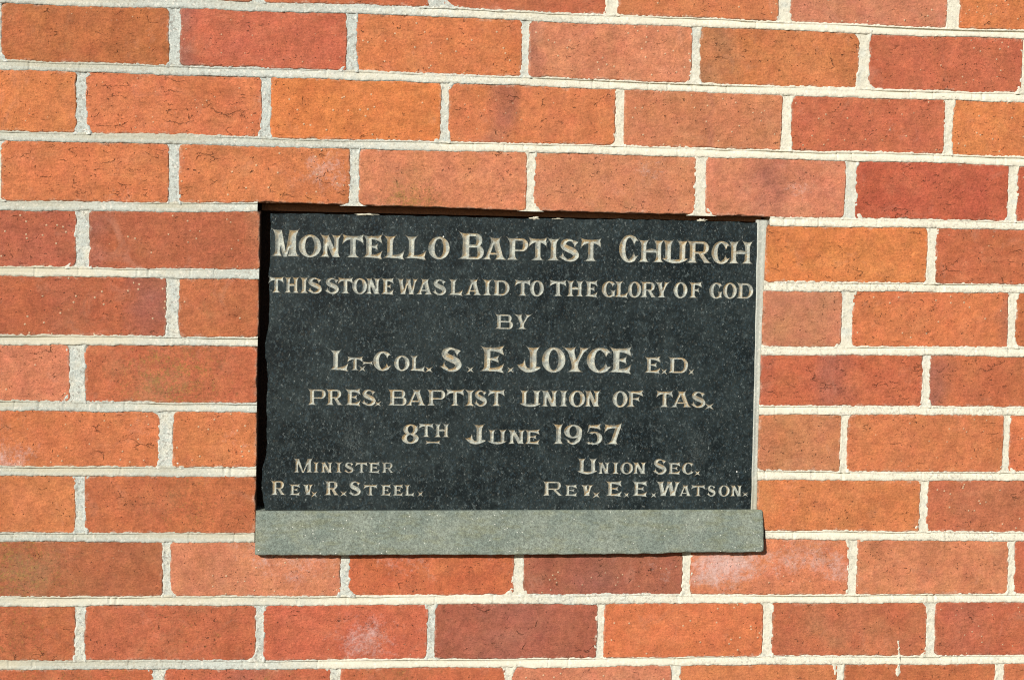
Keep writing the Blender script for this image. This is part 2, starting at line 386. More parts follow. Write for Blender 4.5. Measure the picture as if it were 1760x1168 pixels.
def gap_shade_material():  # recess back, the gap's shade painted into its near-black colour
    t = NT("gap_shade")
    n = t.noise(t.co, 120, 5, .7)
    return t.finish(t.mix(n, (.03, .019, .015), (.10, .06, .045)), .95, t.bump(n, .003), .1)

def granite_material():
    t = NT("black_granite")
    P = t.co
    w = t.noise(P, 14, 4, .6)
    Ps = t.scale3(P, (1.15, 1, .85))
    a = t.math('ADD', t.math('MULTIPLY', t.noise(Ps, 250, 4, .78, .8), .72), t.math('MULTIPLY', t.noise(Ps, 120, 3, .7, .6), .28))
    b = t.noise(t.vmath('ADD', Ps, (3.1, 2, 7)), 620, 2, .8, .4)
    cl = t.voro(t.vmath('ADD', Ps, t.vmath('MULTIPLY', t.noise(P, 500, 2, out='Color'), (.002, .002, .002))), 520)
    cr = t.sep(cl['Color'])
    w2 = t.noise(P, 55, 4, .7)
    col = t.mix(t.ramp(t.math('ADD', t.math('MULTIPLY', w, .6), t.math('MULTIPLY', w2, .4)), .36, .62), (.0060, .0102, .0118), (.0205, .0295, .0310))
    col = t.mix(t.math('MULTIPLY', t.ramp(a, .505, .665), .92), col, (.074, .096, .098))
    col = t.mix(t.math('MULTIPLY', t.ramp(a, .47, .33), .8), col, (.0035, .0045, .005))
    col = t.mix(t.math('MULTIPLY', t.ramp(cr[0], .95, .99), t.ramp(b, .42, .62)), col, (.15, .172, .168))
    col = t.mix(t.math('MULTIPLY', t.ramp(cr[1], .88, .95), .55), col, (.030, .050, .062))
    col = t.mix(t.math('MULTIPLY', t.ramp(cr[2], .94, .97), .30), col, (.06, .055, .042))
    # pale scuff marks
    sc = t.math('MULTIPLY', t.ramp(t.noise(t.scale3(P, (1.4, 1, .7)), 9, 4, .7), .60, .75), t.ramp(b, .45, .65))
    col = t.mix(t.math('MULTIPLY', sc, .45), col, (.13, .15, .145))
    # a few mineral glints, painted as pale points
    sp = t.voro(P, 42)
    sr = t.sep(sp['Color'])
    pt = t.math('MULTIPLY', t.ramp(sp['Distance'], .030, .052, 1, 0), t.ramp(sr[0], .90, .91))
    col = t.mix(pt, col, (.75, .75, .72))
    h = t.math('ADD', a, t.math('MULTIPLY', b, .6))
    return t.finish(col, t.ramp(a, .3, .7, .50, .36), t.bump(h, .0005, .7), .16)

def letter_material():
    t = NT("faded_gilding")
    P = t.co
    g = t.sep(t.attr('gilt'))              # x: gilding amount, stronger on the upper and left sides of the cut
    n = t.noise(P, 170, 4, .7)
    f = t.noise(P, 900, 3, .75)
    big = t.noise(P, 24, 2, .5)
    col = t.mix(t.ramp(n, .3, .7), (.30, .33, .31), (.59, .61, .52))
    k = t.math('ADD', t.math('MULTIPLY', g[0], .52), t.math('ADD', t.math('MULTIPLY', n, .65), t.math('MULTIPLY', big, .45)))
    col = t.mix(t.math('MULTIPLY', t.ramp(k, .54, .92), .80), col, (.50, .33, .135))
    col = t.mix(1.0, col, t.gray(t.ramp(f, .25, .75, .60, 1.25)), 'MULTIPLY')
    worn = t.ramp(t.math('ADD', t.math('MULTIPLY', f, .45), t.math('MULTIPLY', t.noise(P, 330, 3, .75), .62)), .545, .66)
    col = t.mix(t.math('MULTIPLY', worn, .62), col, (.16, .16, .145))
    dull = t.ramp(t.noise(P, 55, 4, .7), .46, .66)
    col = t.mix(t.math('MULTIPLY', dull, .55), col, (.20, .215, .20))
    lost = t.ramp(t.math('ADD', g[1], t.math('MULTIPLY', t.math('SUBTRACT', t.noise(P, 380, 3, .75), .5), 1.5)), .24, .66, 1.0, 0.0)
    col = t.mix(t.math('MULTIPLY', lost, .82), col, (.055, .058, .05))
    return t.finish(col, .75, t.bump(t.math('ADD', f, t.math('MULTIPLY', n, .8)), .0009, .8), .25)

def sill_material():
    t = NT("cement_ledge")
    P = t.co
    a = t.noise(P, 26, 5, .65)
    b = t.noise(t.scale3(P, (.5, 1, 1.6)), 60, 5, .7)
    f = t.noise(P, 650, 3, .75)
    col = t.mix(t.ramp(a, .35, .65), (.168, .204, .176), (.226, .258, .216))
    col = t.mix(t.math('MULTIPLY', t.ramp(b, .46, .66), .50), col, (.180, .190, .115))
    fm = t.noise(P, 230, 4, .75)
    col = t.mix(1.0, col, t.gray(t.ramp(fm, .3, .7, .72, 1.24)), 'MULTIPLY')
    col = t.mix(1.0, col, t.gray(t.ramp(f, .25, .75, .58, 1.34)), 'MULTIPLY')
    c = t.voro(P, 300); r = t.sep(c['Color'])
    sp = t.math('MULTIPLY', t.ramp(c['Distance'], .14, .26, 1, 0), t.ramp(r[0], .92, .93))
    col = t.mix(t.math('MULTIPLY', sp, .8), col, (.78, .78, .70))
    dk = t.math('MULTIPLY', t.ramp(c['Distance'], .2, .4, 1, 0), t.ramp(r[1], .93, .95))
    col = t.mix(t.math('MULTIPLY', dk, .55), col, (.08, .085, .06))
    h = t.math('ADD', f, t.math('MULTIPLY', b, .5))
    return t.finish(col, .85, t.bump(h, .0009, .7), .25)

M_BRICK, M_MORTAR, M_DIRT = brick_material(), mortar_material(), dirt_material()
M_STONE, M_GILT, M_SILL = granite_material(), letter_material(), sill_material()

# ------------------------------------------------------------------ the brick wall
XMIN, XMAX = -620.0, 1560.0
R_TOP, R_BOT = -4, 15                    # courses, the ones in view are 0..11
REC_L, REC_R = 110.0, 786.0              # sides of the recess that holds the stone

def bed_z(k, x):
    x = np.asarray(x, float)
    if 0 <= k < len(BEDS):
        b = np.array(BEDS[k]); z = np.interp(x, b[:, 0], b[:, 1])
    elif k < 0:
        z = np.full_like(x, 1.0 - 86.3 * k)
    else:
        z = np.full_like(x, -859.0 - 86.0 * (k - 10))
    return z + 1.1 * vn(x / 170.0, k * 7.3, 5) + .5 * vn(x / 45.0, k * 3.1, 6)

def course(r):
    """joints of one course as (left, right) edges, continued beyond the picture"""
    if r in PERPS: j = [tuple(p) for p in PERPS[r]]
    else:
        off = 0 if r % 2 else 114
        rr = random.Random(r + 50)
        j = [(off + 228 * i - 5 + rr.uniform(-3, 3), off + 228 * i + 5.5 + rr.uniform(-3, 3)) for i in range(-2, 6)]
    rr = random.Random(r + 90)
    while j[0][0] > XMIN:
        x = j[0][0] - rr.uniform(214, 221); j.insert(0, (x - 11, x))
    while j[-1][1] < XMAX:
        x = j[-1][1] + rr.uniform(214, 221); j.append((x, x + 11))
    return j

K = 1 / 1.28
BASE = {'o': srgb(213, 129, 85, K), 'y': srgb(219, 133, 82, K), 'r': srgb(200, 113, 81, K), 'R': srgb(193, 104, 76, K), 'm': srgb(183, 106, 77, K),
        'b': srgb(195, 114, 77, K), 'p': srgb(213, 138, 101, K), 'd': srgb(176, 105, 81, K)}
PURPLE, BROWN = srgb(168, 106, 90, K), srgb(184, 128, 92, K)
SPEC = {   # per course, left to right: colour and marks (kind, u, v, size, strength); u from the left, v from the top
0: ['b', 'b', 'b', 'o', 'p', 'o'],
1: [('b', ('L', .3, .6, .6, .35), ('C', .4)), ('r', ('P', .0, .5, .10, .8), ('C', .1)), 'o', ('p', ('P', .02, .5, .06, .6)), ('o', ('B', .08, .5, .16, .8)), ('r', ('C', .3)), 'r'],
2: [('o', ('C', .3)), ('o', ('C', .5)), 'y', ('o', ('P', .33, .5, .09, .75), ('C', .4)), ('p', ('P', .52, .5, .02, .4)), ('r', ('E', .6, .6, .3, .25)), ('y', ('C', .4))],
3: [('o', ('C', .9), ('E', .7, .85, .3, .3)), ('o', ('E', .85, .4, .22, .55), ('C', .4)), ('p', ('L', .3, .95, .3, .9)), ('p', ('E', .72, .3, .18, .45), ('L', .6, .95, .2, .5)), ('p', ('P', .45, .5, .14, .7), ('E', .68, .5, .12, .5)), ('R', ('C', .2)), 'R'],
4: [('m', ('C', .4)), ('m', ('P', .0, .4, .13, .6), ('B', .99, .5, .06, .6)), ('y', ('C', .4)), ('r', ('C', .6), ('E', .08, .8, .15, .3))],
5: [('m', ('P', .9, .5, .14, .95), ('P', .4, .4, .1, .3), ('L', .5, .6, .4, .45)), ('b', ('L', .4, .4, .4, .45)), ('p', ('B', .5, .5, .6, .6), ('C', .5)), ('o', ('P', 1.0, .5, .07, .5)), 'b'],
6: [('p', ('L', .8, .3, .4, .35), ('C', .4)), ('b', ('L', .5, .6, .5, .85)), ('r', ('P', .47, .5, .12, .7), ('C', .6), ('P', .0, .5, .08, .4)), ('r', ('P', .0, .5, .14, .8), ('C', .5))],
7: [('o', ('E', .12, .85, .22, .6), ('C', .5), ('E', .9, .4, .2, .3)), ('o', ('E', .72, .5, .2, .4)), ('p', ('B', .5, .5, .7, .55)), 'o', 'o'],
8: [('o', ('L', .3, .2, .3, .3)), ('b', ('L', .6, .5, .5, .55)), ('o', ('C', .1)), ('r', ('B', .6, .5, .5, .5))],
9: [('m', ('L', .15, .5, .45, .85)), ('p', ('E', .7, .05, .4, .6)), ('r', ('E', .35, .1, .35, .5), ('E', .9, .2, .2, .3)), ('d', ('P', .45, .5, .22, .9), ('E', .85, .5, .3, .3)), ('p', ('E', .14, .5, .24, .80), ('E', .40, .4, .2, .4), ('E', .78, .3, .26, .55), ('E', .97, .6, .1, .4)), 'p', 'r'],
10: [('b', ('L', .6, .5, .5, .6), ('C', .5)), ('b', ('L', .6, .3, .5, .5)), ('r', ('E', .62, .62, .26, .62)), ('d', ('P', .45, .5, .22, .8), ('C', .5)), 'o', ('r', ('B', .5, .5, .6, .5)), ('r', ('P', .1, .5, .3, .3))],
11: [('b', ('L', .5, .2, .6, .6)), ('r', ('P', .5, .3, .3, .5), ('L', .7, .2, .4, .5)), ('b', ('L', .3, .1, .4, .6)), 'p', 'o', 'b', 'o'],
}
FIRST = {0: -1, 1: 0, 2: -1, 3: 0, 4: -1, 5: -1, 6: -1, 7: -1, 8: -1, 9: -1, 10: -1, 11: -1}

def samples(L, step):
    e = np.array([0, .5, 1.1, 1.8, 2.6, 3.8, 5.4])
    n = max(2, int(round((L - 10.8) / step)))
    return np.concatenate([e[:-1], np.linspace(5.4, L - 5.4, n + 1), (L - e[:-1])[::-1]])

def block_face(mb, x0, x1, ztop, zbot, front, depth, r, seed, step, paint, edge=1.0, flat=.35, tilt=.5, mat=0, radius=4.0, slope=0.0, corner=0.0):
    """one worn block: a slightly uneven face with crumbled, rounded edges and four sides running back"""
    L, H = x1 - x0, float(np.mean(ztop((x0 + x1) / 2) - zbot((x0 + x1) / 2)))
    s, q = samples(L, step), samples(H, step)
    S, Q = np.meshgrid(s, q)
    X = x0 + S
    zt, zb = ztop(X), zbot(X)
    V = Q / H
    Z = zt + (zb - zt) * V
    rr = random.Random(seed)
    # distance to a rounded rectangle outline, roughened
    rad = radius + rr.uniform(-1.0, 2.0)
    rads = [rad + corner * max(0.0, rr.gauss(0, 1)) for _ in range(4)]
    rad = np.where(S < L / 2, np.where(Q < H / 2, rads[0], rads[2]), np.where(Q < H / 2, rads[1], rads[3]))
    dx, dz = np.minimum(S, L - S), np.minimum(Q, H - Q)
    d = np.minimum(dx, dz)
    c = (dx < rad) & (dz < rad)
    d = np.where(c, rad - np.hypot(rad - dx, rad - dz), d)
    d = d + edge * (.55 * vn(X / 3.1, Z / 3.1, seed) + .75 * vn(X / 11., Z / 11., seed + 3)
                    - 3.0 * np.clip(vn(X / 15., Z / 15., seed + 9) - .5, 0, 1) - 2.6 * np.clip(vn(X / 7., Z / 7., seed + 10) - .62, 0, 1))
    dd = np.clip(d, 0, r)
    y = r - np.sqrt(np.maximum(r * r - (r - dd) ** 2, 0)) + np.where(d < 0, -d * 1.2, 0)
    y = y + flat * (.9 * fbm(X / 55., Z / 40., seed + 20) + .35 * fbm(X / 13., Z / 9., seed + 30, 2))
    y = y + rr.uniform(-tilt, tilt) + rr.uniform(-tilt, tilt) * (S / L - .5) + rr.uniform(-tilt, tilt) * (V - .5)
    Y = front + y + slope * (1 - V)
    at = paint(S / L, V, X, Z)
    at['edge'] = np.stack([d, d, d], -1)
    mb.grid(X, Y, Z, mat, flip=True, **at)
    for sl, fl in (((0, slice(None)), False), ((-1, slice(None)), True), ((slice(None), 0), True), ((slice(None), -1), False)):
        ex, ey, ez = X[sl], Y[sl], Z[sl]
        a2 = {k: (np.stack([v[sl]] * 2) if np.ndim(v) == 3 else v) for k, v in at.items()}
        mb.grid(np.stack([ex, ex]), np.stack([ey, np.full_like(ey, front + depth)]), np.stack([ez, ez]), mat, flip=fl, **a2)

def make_paint(spec, seed):
    if isinstance(spec, str): spec = (spec,)
    rr = random.Random(seed * 13 + 1)
    base = BASE[spec[0]] * np.array([rr.uniform(.95, 1.05), rr.uniform(.94, 1.06), rr.uniform(.92, 1.08)])
    off = np.array([rr.uniform(0, 40), rr.uniform(0, 40), rr.uniform(0, 40)])
    def paint(u, v, X, Z):
        T = np.broadcast_to(base, u.shape + (3,)).copy()
        mk = np.zeros(u.shape + (3,))
        mk[..., 2] = rr.uniform(-.25, .15)
        wob = .035 * vn(X / 22., Z / 16., seed + 70) + .03 * vn(X / 60., Z / 30., seed + 71)
        for m in spec[1:]:
            if m[0] == 'C': mk[..., 2] += m[1]; continue
            kind, cu, cv, sz, st = m
            if kind in 'PB':                # flashed band across the brick
                w = st * np.clip(1.5 - np.abs(u + wob - cu) / sz * 1.2, 0, 1)
                w = (w * (.75 + .5 * vn(X / 30., Z / 22., seed + 72)))[..., None]
                w = np.clip(w, 0, 1)
                T = T * (1 - w) + (PURPLE if kind == 'P' else BROWN) * w
            else:
                d2 = ((u - cu) / sz) ** 2 + ((v - cv) * .45 / sz) ** 2
                w = st * np.exp(-d2 * 1.1)
                mk[..., 0 if kind == 'E' else 1] += w
        return dict(tint=T, marks=mk, seed=off)
    return paint

wall = thing("brick_wall", "sunlit orange-red brick wall in cream mortar, surrounding the black inscribed stone", "wall", (0, 0, 0))
wall['kind'] = 'thing'
JT = 5.0
bricks = MB()
GEN = random.Random(4)
for r in range(R_TOP, R_BOT + 1):
    j = course(r)
    vis = PERPS.get(r)
    n0 = j.index(tuple(vis[0])) if vis else 0
    k = 0
    for i in range(len(j) - 1):
        x0, x1 = j[i][1] - .6, j[i + 1][0] + .6
        seed = (r + 10) * 100 + i
        si = i - (n0 + FIRST.get(r, 0)) if vis else -1
        sp = SPEC[r][si] if vis and 0 <= si < len(SPEC[r]) else GEN.choice('oobrpryob')
        inside = -260 < x1 and x0 < 1200 and -1 < r < 12
        block_face(bricks, x0, x1, lambda x, r=r: bed_z(r - 1, x) - JT, lambda x, r=r: bed_z(r, x) + JT, 0.0, 62.0, 2.0, seed,
                   2.4 if inside else 6.0, make_paint(sp, seed), corner=3.2)
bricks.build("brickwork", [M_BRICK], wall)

mort = MB()
# bed joints: a ruled, weather-struck bead under a ragged smear
PS = np.array([-12, -9.0, -8.0, -7.2, -6.4, -5.0, -4.3, -4.05, -3.3, -2.5, -1.9, -1.0, .6, 2.2, 4.0, 5.6, 6.6, 7.2, 7.9, 9.0, 12])
PD = np.array([6, 4.0, 2.4, 1.1, .45, .15, .1, 2.5, 3.2, 2.5, .9, .0, -.6, -1.0, -1.15, -1.0, -.6, .5, 2.4, 4.4, 6.])
def bed_strip(k, xa, xb):
    step = 1.5
    if xb < -240 or xa > 1200 or not (0 <= k <= 10): step = 5.0
    x = np.linspace(xa, xb, max(3, int((xb - xa) / step)))
    X, S = np.meshgrid(x, PS)
    D = np.broadcast_to(PD[:, None], X.shape).copy()
    s0 = k * 31 + 400
    zc = bed_z(k, x)
    hair = np.where(np.abs(vn(x / 37., k * 4.4, s0 + 15)) < .012, 1.0, 0.0)
    rough = np.clip(.5 + .9 * vn(x / 130., k * 5.5, s0) + (.55 if k < 2 else .25 if k == 2 else -.1) * np.clip(1.1 - x / 700., -.4, 1), 0, 1)
    rule = np.clip(.68 + .95 * vn(x / 120., k * 2.2, s0 + 1) + .35 * vn(x / 22., k, s0 + 13), .0, 1.1) * (1 - .62 * rough)
    D = np.where((PS[:, None] > -4.2) & (PS[:, None] < -1.8), D * rule[None], D)
    wid = 1 + .09 * vn(x / 70., k, s0 + 2) + .07 * vn(x / 16., k, s0 + 3)
    edge = np.clip((np.abs(PS) - 4.2) / 2.5, 0, 1)[:, None]
    Zr = zc[None] - .95 * S * wid[None]
    rag = (.85 * vn(X / 4.4, Zr / 5., s0 + 4) + 1.0 * vn(X / 2.0, Zr / 2.5, s0 + 5) + .55 * vn(X / 15., Zr / 9., s0 + 6)
           - 2.2 * np.clip(vn(X / 14., Zr / 7., s0 + 7) - .60, 0, 1) - 1.8 * np.clip(vn(X / 5., Zr / 5., s0 + 8) - .55, 0, 1))
    D = D + edge * rag + (1 - edge) * (.10 + .30 * rough[None]) * fbm(X / 4., Zr / 4., s0 + 9, 2)
    D = D + .35 * vn(x / 40., k * 9, s0 + 10)[None] + 1.2 * hair[None] * (1 - edge)
    grey = np.clip(.10 + .62 * rough * np.clip(1.05 - x / 900., .3, 1) + .25 * np.clip(1 - x / 900., -.5, 1), 0, 1)
    mt = np.zeros(X.shape + (3,))
    mt[..., 0] = grey[None] * (1.0) + .12 * edge
    mt[..., 1] = np.clip(.05 + .6 * rough[None] + .35 * edge, 0, 1)
    mt[..., 2] = np.clip(.48 - x / 1100. + .35 * vn(x / 80., k * 3.3, s0 + 12), 0, .9)[None] * (1.25 - .6 * (PS[:, None] > 1))
    mort.grid(X, D, Zr, 0, mtint=mt)
    zm = float(np.mean(zc))
    mort.box(xa + 1.0, xb - 1.0, 3.2, 60.0, zm - 8.5, zm + 8.5, 0, mtint=(.4, .9, 0))

def perp_strip(r, x0, x1, zt, zb):
    n = max(3, int((zt - zb) / 1.5)) if -240 < x0 < 1200 and -1 < r < 12 else 18
    z = np.linspace(zt, zb, n)
    w = x1 - x0
    e = np.array([-5.5, -3.4, -2.0, -1.0, 0.0])
    t = np.concatenate([e, np.linspace(0, w, 9)[1:-1], w - e[::-1]])
    base = np.concatenate([[6, 3.0, 1.5, .9, .7], np.full(7, .75), [.7, .9, 1.5, 3.0, 6]])
    T, Zz = np.meshgrid(t, z)
    s0 = int(r * 57 + x0 + 7000)
    lean = 1.2 * vn(z / 40., x0, s0)
    rr = random.Random(s0 + 11)
    fa, fb = [rr.choice((.05, .15, .35, .6, .9)) for _ in range(2)], [rr.choice((.05, .15, .35, .6, 1.0)) for _ in range(2)]
    rt, rb = rr.uniform(3.5, 8), rr.uniform(3.5, 8)
    side = np.where(T < w / 2, 0, 1)
    flare = np.choose(side, fa) * np.exp(-np.clip(zt - Zz - 4, 0, 99) / rt) + np.choose(side, fb) * np.exp(-np.clip(Zz - zb - 4, 0, 99) / rb)
    wv = 1 + .10 * vn(Zz / 9., T * 0 + x0, s0 + 8) + .16 * vn(Zz / 24., side * 5.5 + x0, s0 + 9)
    X = x0 + w / 2 + (T - w / 2) * (wv + flare) + lean[:, None]
    D = np.broadcast_to(base, X.shape).copy()
    ed = np.clip((np.abs(T - w / 2) - (w / 2 - 2.5)) / 3, 0, 1)
    D = D + ed * (1.0 * vn(X / 5., Zz / 5., s0 + 1) + .8 * vn(X / 2.3, Zz / 2.3, s0 + 2) - 2.2 * np.clip(vn(X / 8., Zz / 12., s0 + 3) - .45, 0, 1))
    D = D + .45 * fbm(X / 6., Zz / 6., s0 + 4, 3)
    # mortar squeezed out at the foot and head of the joint
    D = D - 1.6 * ed * np.exp(-np.minimum(Zz - zb, zt - Zz) / 7.0)
    left = np.clip((560 - x0) / 400., 0, 1)
    g = .33 + .40 * left + .22 * vn(x0 * .37, r * 1.7, 3) + (.18 if r < 3 else 0) * left
    mt = np.zeros(X.shape + (3,)); mt[..., 0] = g + .15 * vn(X / 9., Zz / 14., s0 + 6); mt[..., 1] = .35 + .5 * left
    mort.grid(X, D, Zz, 0, flip=True, mtint=mt)
    mort.box(x0 - 1.5, x1 + 1.5, 4.0, 60.0, zb + 1, zt - 1, 0, mtint=(.5, .9, 0))

for k in range(R_TOP, R_BOT):
    if 3 <= k <= 7:
        rl = {3: (107.5, 789.5), 4: (110.5, 783.8), 5: (109.5, 782.8), 6: (109.3, 782.4), 7: (109.3, 782.8)}[k]
        bed_strip(k, XMIN, rl[0]); bed_strip(k, rl[1], XMAX)
    elif k == 8:
        bed_strip(k, XMIN, 108.0); bed_strip(k, 795.5, XMAX)
    else:
        bed_strip(k, XMIN, XMAX)
for r in range(R_TOP + 1, R_BOT):
    for (x0, x1) in course(r):
        if x1 - x0 > 100: continue
        xm = (x0 + x1) / 2
        perp_strip(r, x0, x1, float(bed_z(r - 1, xm)) - 2.0, float(bed_z(r, xm)) + 4.0)
# bottom of the recess behind and beside the stone, back painted dark as shade, grimy bedding above the stone
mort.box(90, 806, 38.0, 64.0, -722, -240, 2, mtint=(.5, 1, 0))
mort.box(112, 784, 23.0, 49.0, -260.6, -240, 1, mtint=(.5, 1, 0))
mort.build("mortar", [M_MORTAR, M_DIRT, gap_shade_material()], wall)

# smoothed mortar fillet down the right side of the stone
fl = MB()
zz = np.linspace(-258.5, -651.5, 260)
xl = np.interp(-zz, [262, 354, 464, 560, 652], [772.4, 773.6, 774.6, 775.2, 775.4])
xr = np.interp(-zz, [257, 346, 464, 560, 652], [787.0, 785.2, 784.0, 783.6, 784.2]) + .5
q = np.array([-.02, .0, .06, .18, .38, .62, .82, 1.0])
dy = np.array([9.0, 1.2, .5, .9, 1.8, 2.2, 1.5, 3.5])
Q, Zq = np.meshgrid(q, zz)
Xq = xl[:, None] + (xr - xl)[:, None] * Q + .45 * vn(Zq / 25., Q * 2, 77)
Yq = np.broadcast_to(dy, Q.shape) + .25 * fbm(Xq / 5., Zq / 9., 78) + .5 * vn(Zq / 60., Q, 79)
mt = np.zeros(Q.shape + (3,)); mt[..., 0] = 1.05 - .45 * Q; mt[..., 1] = .30; mt[..., 2] = np.clip((-Zq - 600) / 60., 0, .8) + .35
fl.grid(Xq, Yq, Zq, 0, flip=True, mtint=mt)
fillet = fl.build("mortar_fillet", [M_MORTAR], wall)
fillet['label'] = "smooth pale mortar strip down the right side of the black stone"

def lump(mb, x, z, w, h, d, y, seed, grey=.3):
    """a dab of mortar stuck on a surface"""
    a = np.linspace(0, 2 * math.pi, 25); rr = np.array([0, .35, .65, .85, 1.0])
    A, Rr = np.meshgrid(a, rr)
    wob = 1 + .5 * vn(np.cos(A) * 3 + seed, np.sin(A) * 3, seed)
    X = x + w * Rr * np.cos(A) * wob; Z = z + h * Rr * np.sin(A) * wob
    Y = y - d * (1 - Rr ** 2.2) + .35 * vn(X / 2., Z / 2., seed + 1) * (1 - Rr)
    mt = np.zeros(A.shape + (3,)); mt[..., 0] = grey; mt[..., 1] = .8; mt[..., 2] = .6
    mb.grid(X, Y, Z, 0, mtint=mt, flip=False)

# white drip run down over the brick and the bed joint near the lower right corner
dr = MB()
zz = np.linspace(-834, -884, 60)
w = np.interp(-zz, [834, 842, 850, 856, 862, 872, 880, 884], [.3, 1.0, 1.6, 2.4, .6, 2.2, 3.6, .3])
cx = np.interp(-zz, [834, 850, 866, 884], [990.2, 991.4, 992.0, 990.6])
q = np.linspace(-1, 1, 9)
Q, Zq = np.meshgrid(q, zz)
Xq = cx[:, None] + w[:, None] * Q + 1.3 * vn(Q * 2, Zq / 3., 91) + .8 * vn(Q * 3, Zq / 1.7, 93)
yb = np.interp(-zz, [834, 850, 854, 858, 866, 870, 884], [-.1, -.1, .1, -.9, -1.2, -.2, .1])
Yq = yb[:, None] + .5 - (1.2 + .5 * vn(Zq / 5., Q, 92)) * (1 - Q ** 2)
mt = np.zeros(Q.shape + (3,)); mt[..., 0] = .12; mt[..., 1] = .2
dr.grid(Xq, Yq, Zq, 0, flip=True, mtint=mt)
drip = dr.build("mortar_drip", [M_MORTAR], wall)
drip['label'] = "white mortar drip running down over a brick and bed joint"
for i, (x, z, ww, hh) in enumerate([(247, -263.2, 13, 1.5), (471, -263.0, 6, 1.9), (500, -263.3, 8, .9), (696.5, -260.9, 7, 2.0)]):
    s = MB(); lump(s, x, z, ww, hh, 1.6, 1.6, 200 + i)
    sc = s.build("mortar_scrap", [M_MORTAR], wall)
    sc['label'] = "scrap of pale mortar left on the top edge of the black stone"

# ------------------------------------------------------------------ lettering outlines (cap height 1)
def lerp(a, b, u): return a + (b - a) * u

def stem(xb, xt, t, bl=.2, br=.2, tl=.2, tr=.2, y0=0.0, y1=1.0, curl=.085, hb=.26, ht=.26):
    n = 7; us = np.linspace(0, 1, n)
    xc = lambda y: lerp(xb, xt, (y - y0) / (y1 - y0))
    def side(sg, fb, ft):
        pts = []
        for u in us:
            y = y0 + hb * u * (1 if fb > 0 else .2); pts.append((xc(y) + sg * (t / 2 + fb * (1 - u) ** 2.6), y))
        for u in us[::-1]:
            y = y1 - ht * u * (1 if ft > 0 else .2) + (curl if ft > 0 else 0) * (1 - u) ** 3
            pts.append((xc(min(y, y1)) + sg * (t / 2 + ft * (1 - u) ** 2.2), y))
        return pts
    L, R_ = side(-1, bl, tl), side(1, br, tr)
    top = [(xc(y1) - t / 2 - tl * .30, y1 + .012), (xc(y1), y1 - .012), (xc(y1) + t / 2 + tr * .30, y1 + .012)]
    bot = [(xb + t / 2 + br * .4, y0 + .012), (xb, y0 + .016), (xb - t / 2 - bl * .4, y0 + .012)]
    return [L + top + R_[::-1] + bot]

def arm(xs, x1, ya, b, up_, dn):
    us = np.linspace(0, 1, 7); w = x1 - xs
    low = [(xs + w * u, ya - b / 2 - dn * u ** 2.6) for u in us]
    upp = [(xs + w * u, ya + b / 2 + up_ * u ** 3.2) for u in us]
    e = w * .13
    return [low + [(x1 - e * .8, ya - b / 4), (x1 - e, ya), (x1 - e * .8, ya + b / 4)] + upp[::-1]]

def ring(cx, cy, ax, ay, tx, ty, a0=0, a1=360, n=36):
    m = max(6, int(n * (a1 - a0) / 360)); P = []
    an = np.radians(np.linspace(a0, a1, m + 1))
    for p, q_ in zip(an[:-1], an[1:]):
        f = lambda a, s: (cx + (ax - s * tx) * math.cos(a), cy + (ay - s * ty) * math.sin(a))
        P.append([f(p, 0), f(q_, 0), f(q_, 1), f(p, 1)])
    return P

def stroke(pts, wid, n=5):
    p = np.array(pts, float); w = np.array(wid, float); C, W = [], []
    for i in range(len(p) - 1):
        p0, p1, p2, p3 = p[max(i - 1, 0)], p[i], p[i + 1], p[min(i + 2, len(p) - 1)]
        for u in np.linspace(0, 1, n, endpoint=False):
            C.append(.5 * (2 * p1 + (p2 - p0) * u + (2 * p0 - 5 * p1 + 4 * p2 - p3) * u * u + (3 * p1 - p0 - 3 * p2 + p3) * u ** 3)); W.append(lerp(w[i], w[i + 1], u))
    C.append(p[-1]); W.append(w[-1]); C, W = np.array(C), np.array(W)
    T = np.gradient(C, axis=0); T /= np.linalg.norm(T, axis=1)[:, None] + 1e-9
    N = np.stack([-T[:, 1], T[:, 0]], 1) * W[:, None] / 2
    A, B = C + N, C - N
    return [[tuple(A[i]), tuple(A[i + 1]), tuple(B[i + 1]), tuple(B[i])] for i in range(len(C) - 1)]

def crescent(w, yl, yr, drop=.03, th=.10):
    us = np.linspace(0, 1, 13)
    out = [(w * u, lerp(yl, yr, u) * abs(2 * u - 1) ** 2.2 - drop * (1 - (2 * u - 1) ** 2)) for u in us]
    inn = [(w * u, lerp(yl, yr, u) * abs(2 * u - 1) ** 1.6 + (th + drop) * (1 - (2 * u - 1) ** 2) ** .6 - drop * .2 + .004) for u in us]
    return [out + inn[::-1]]

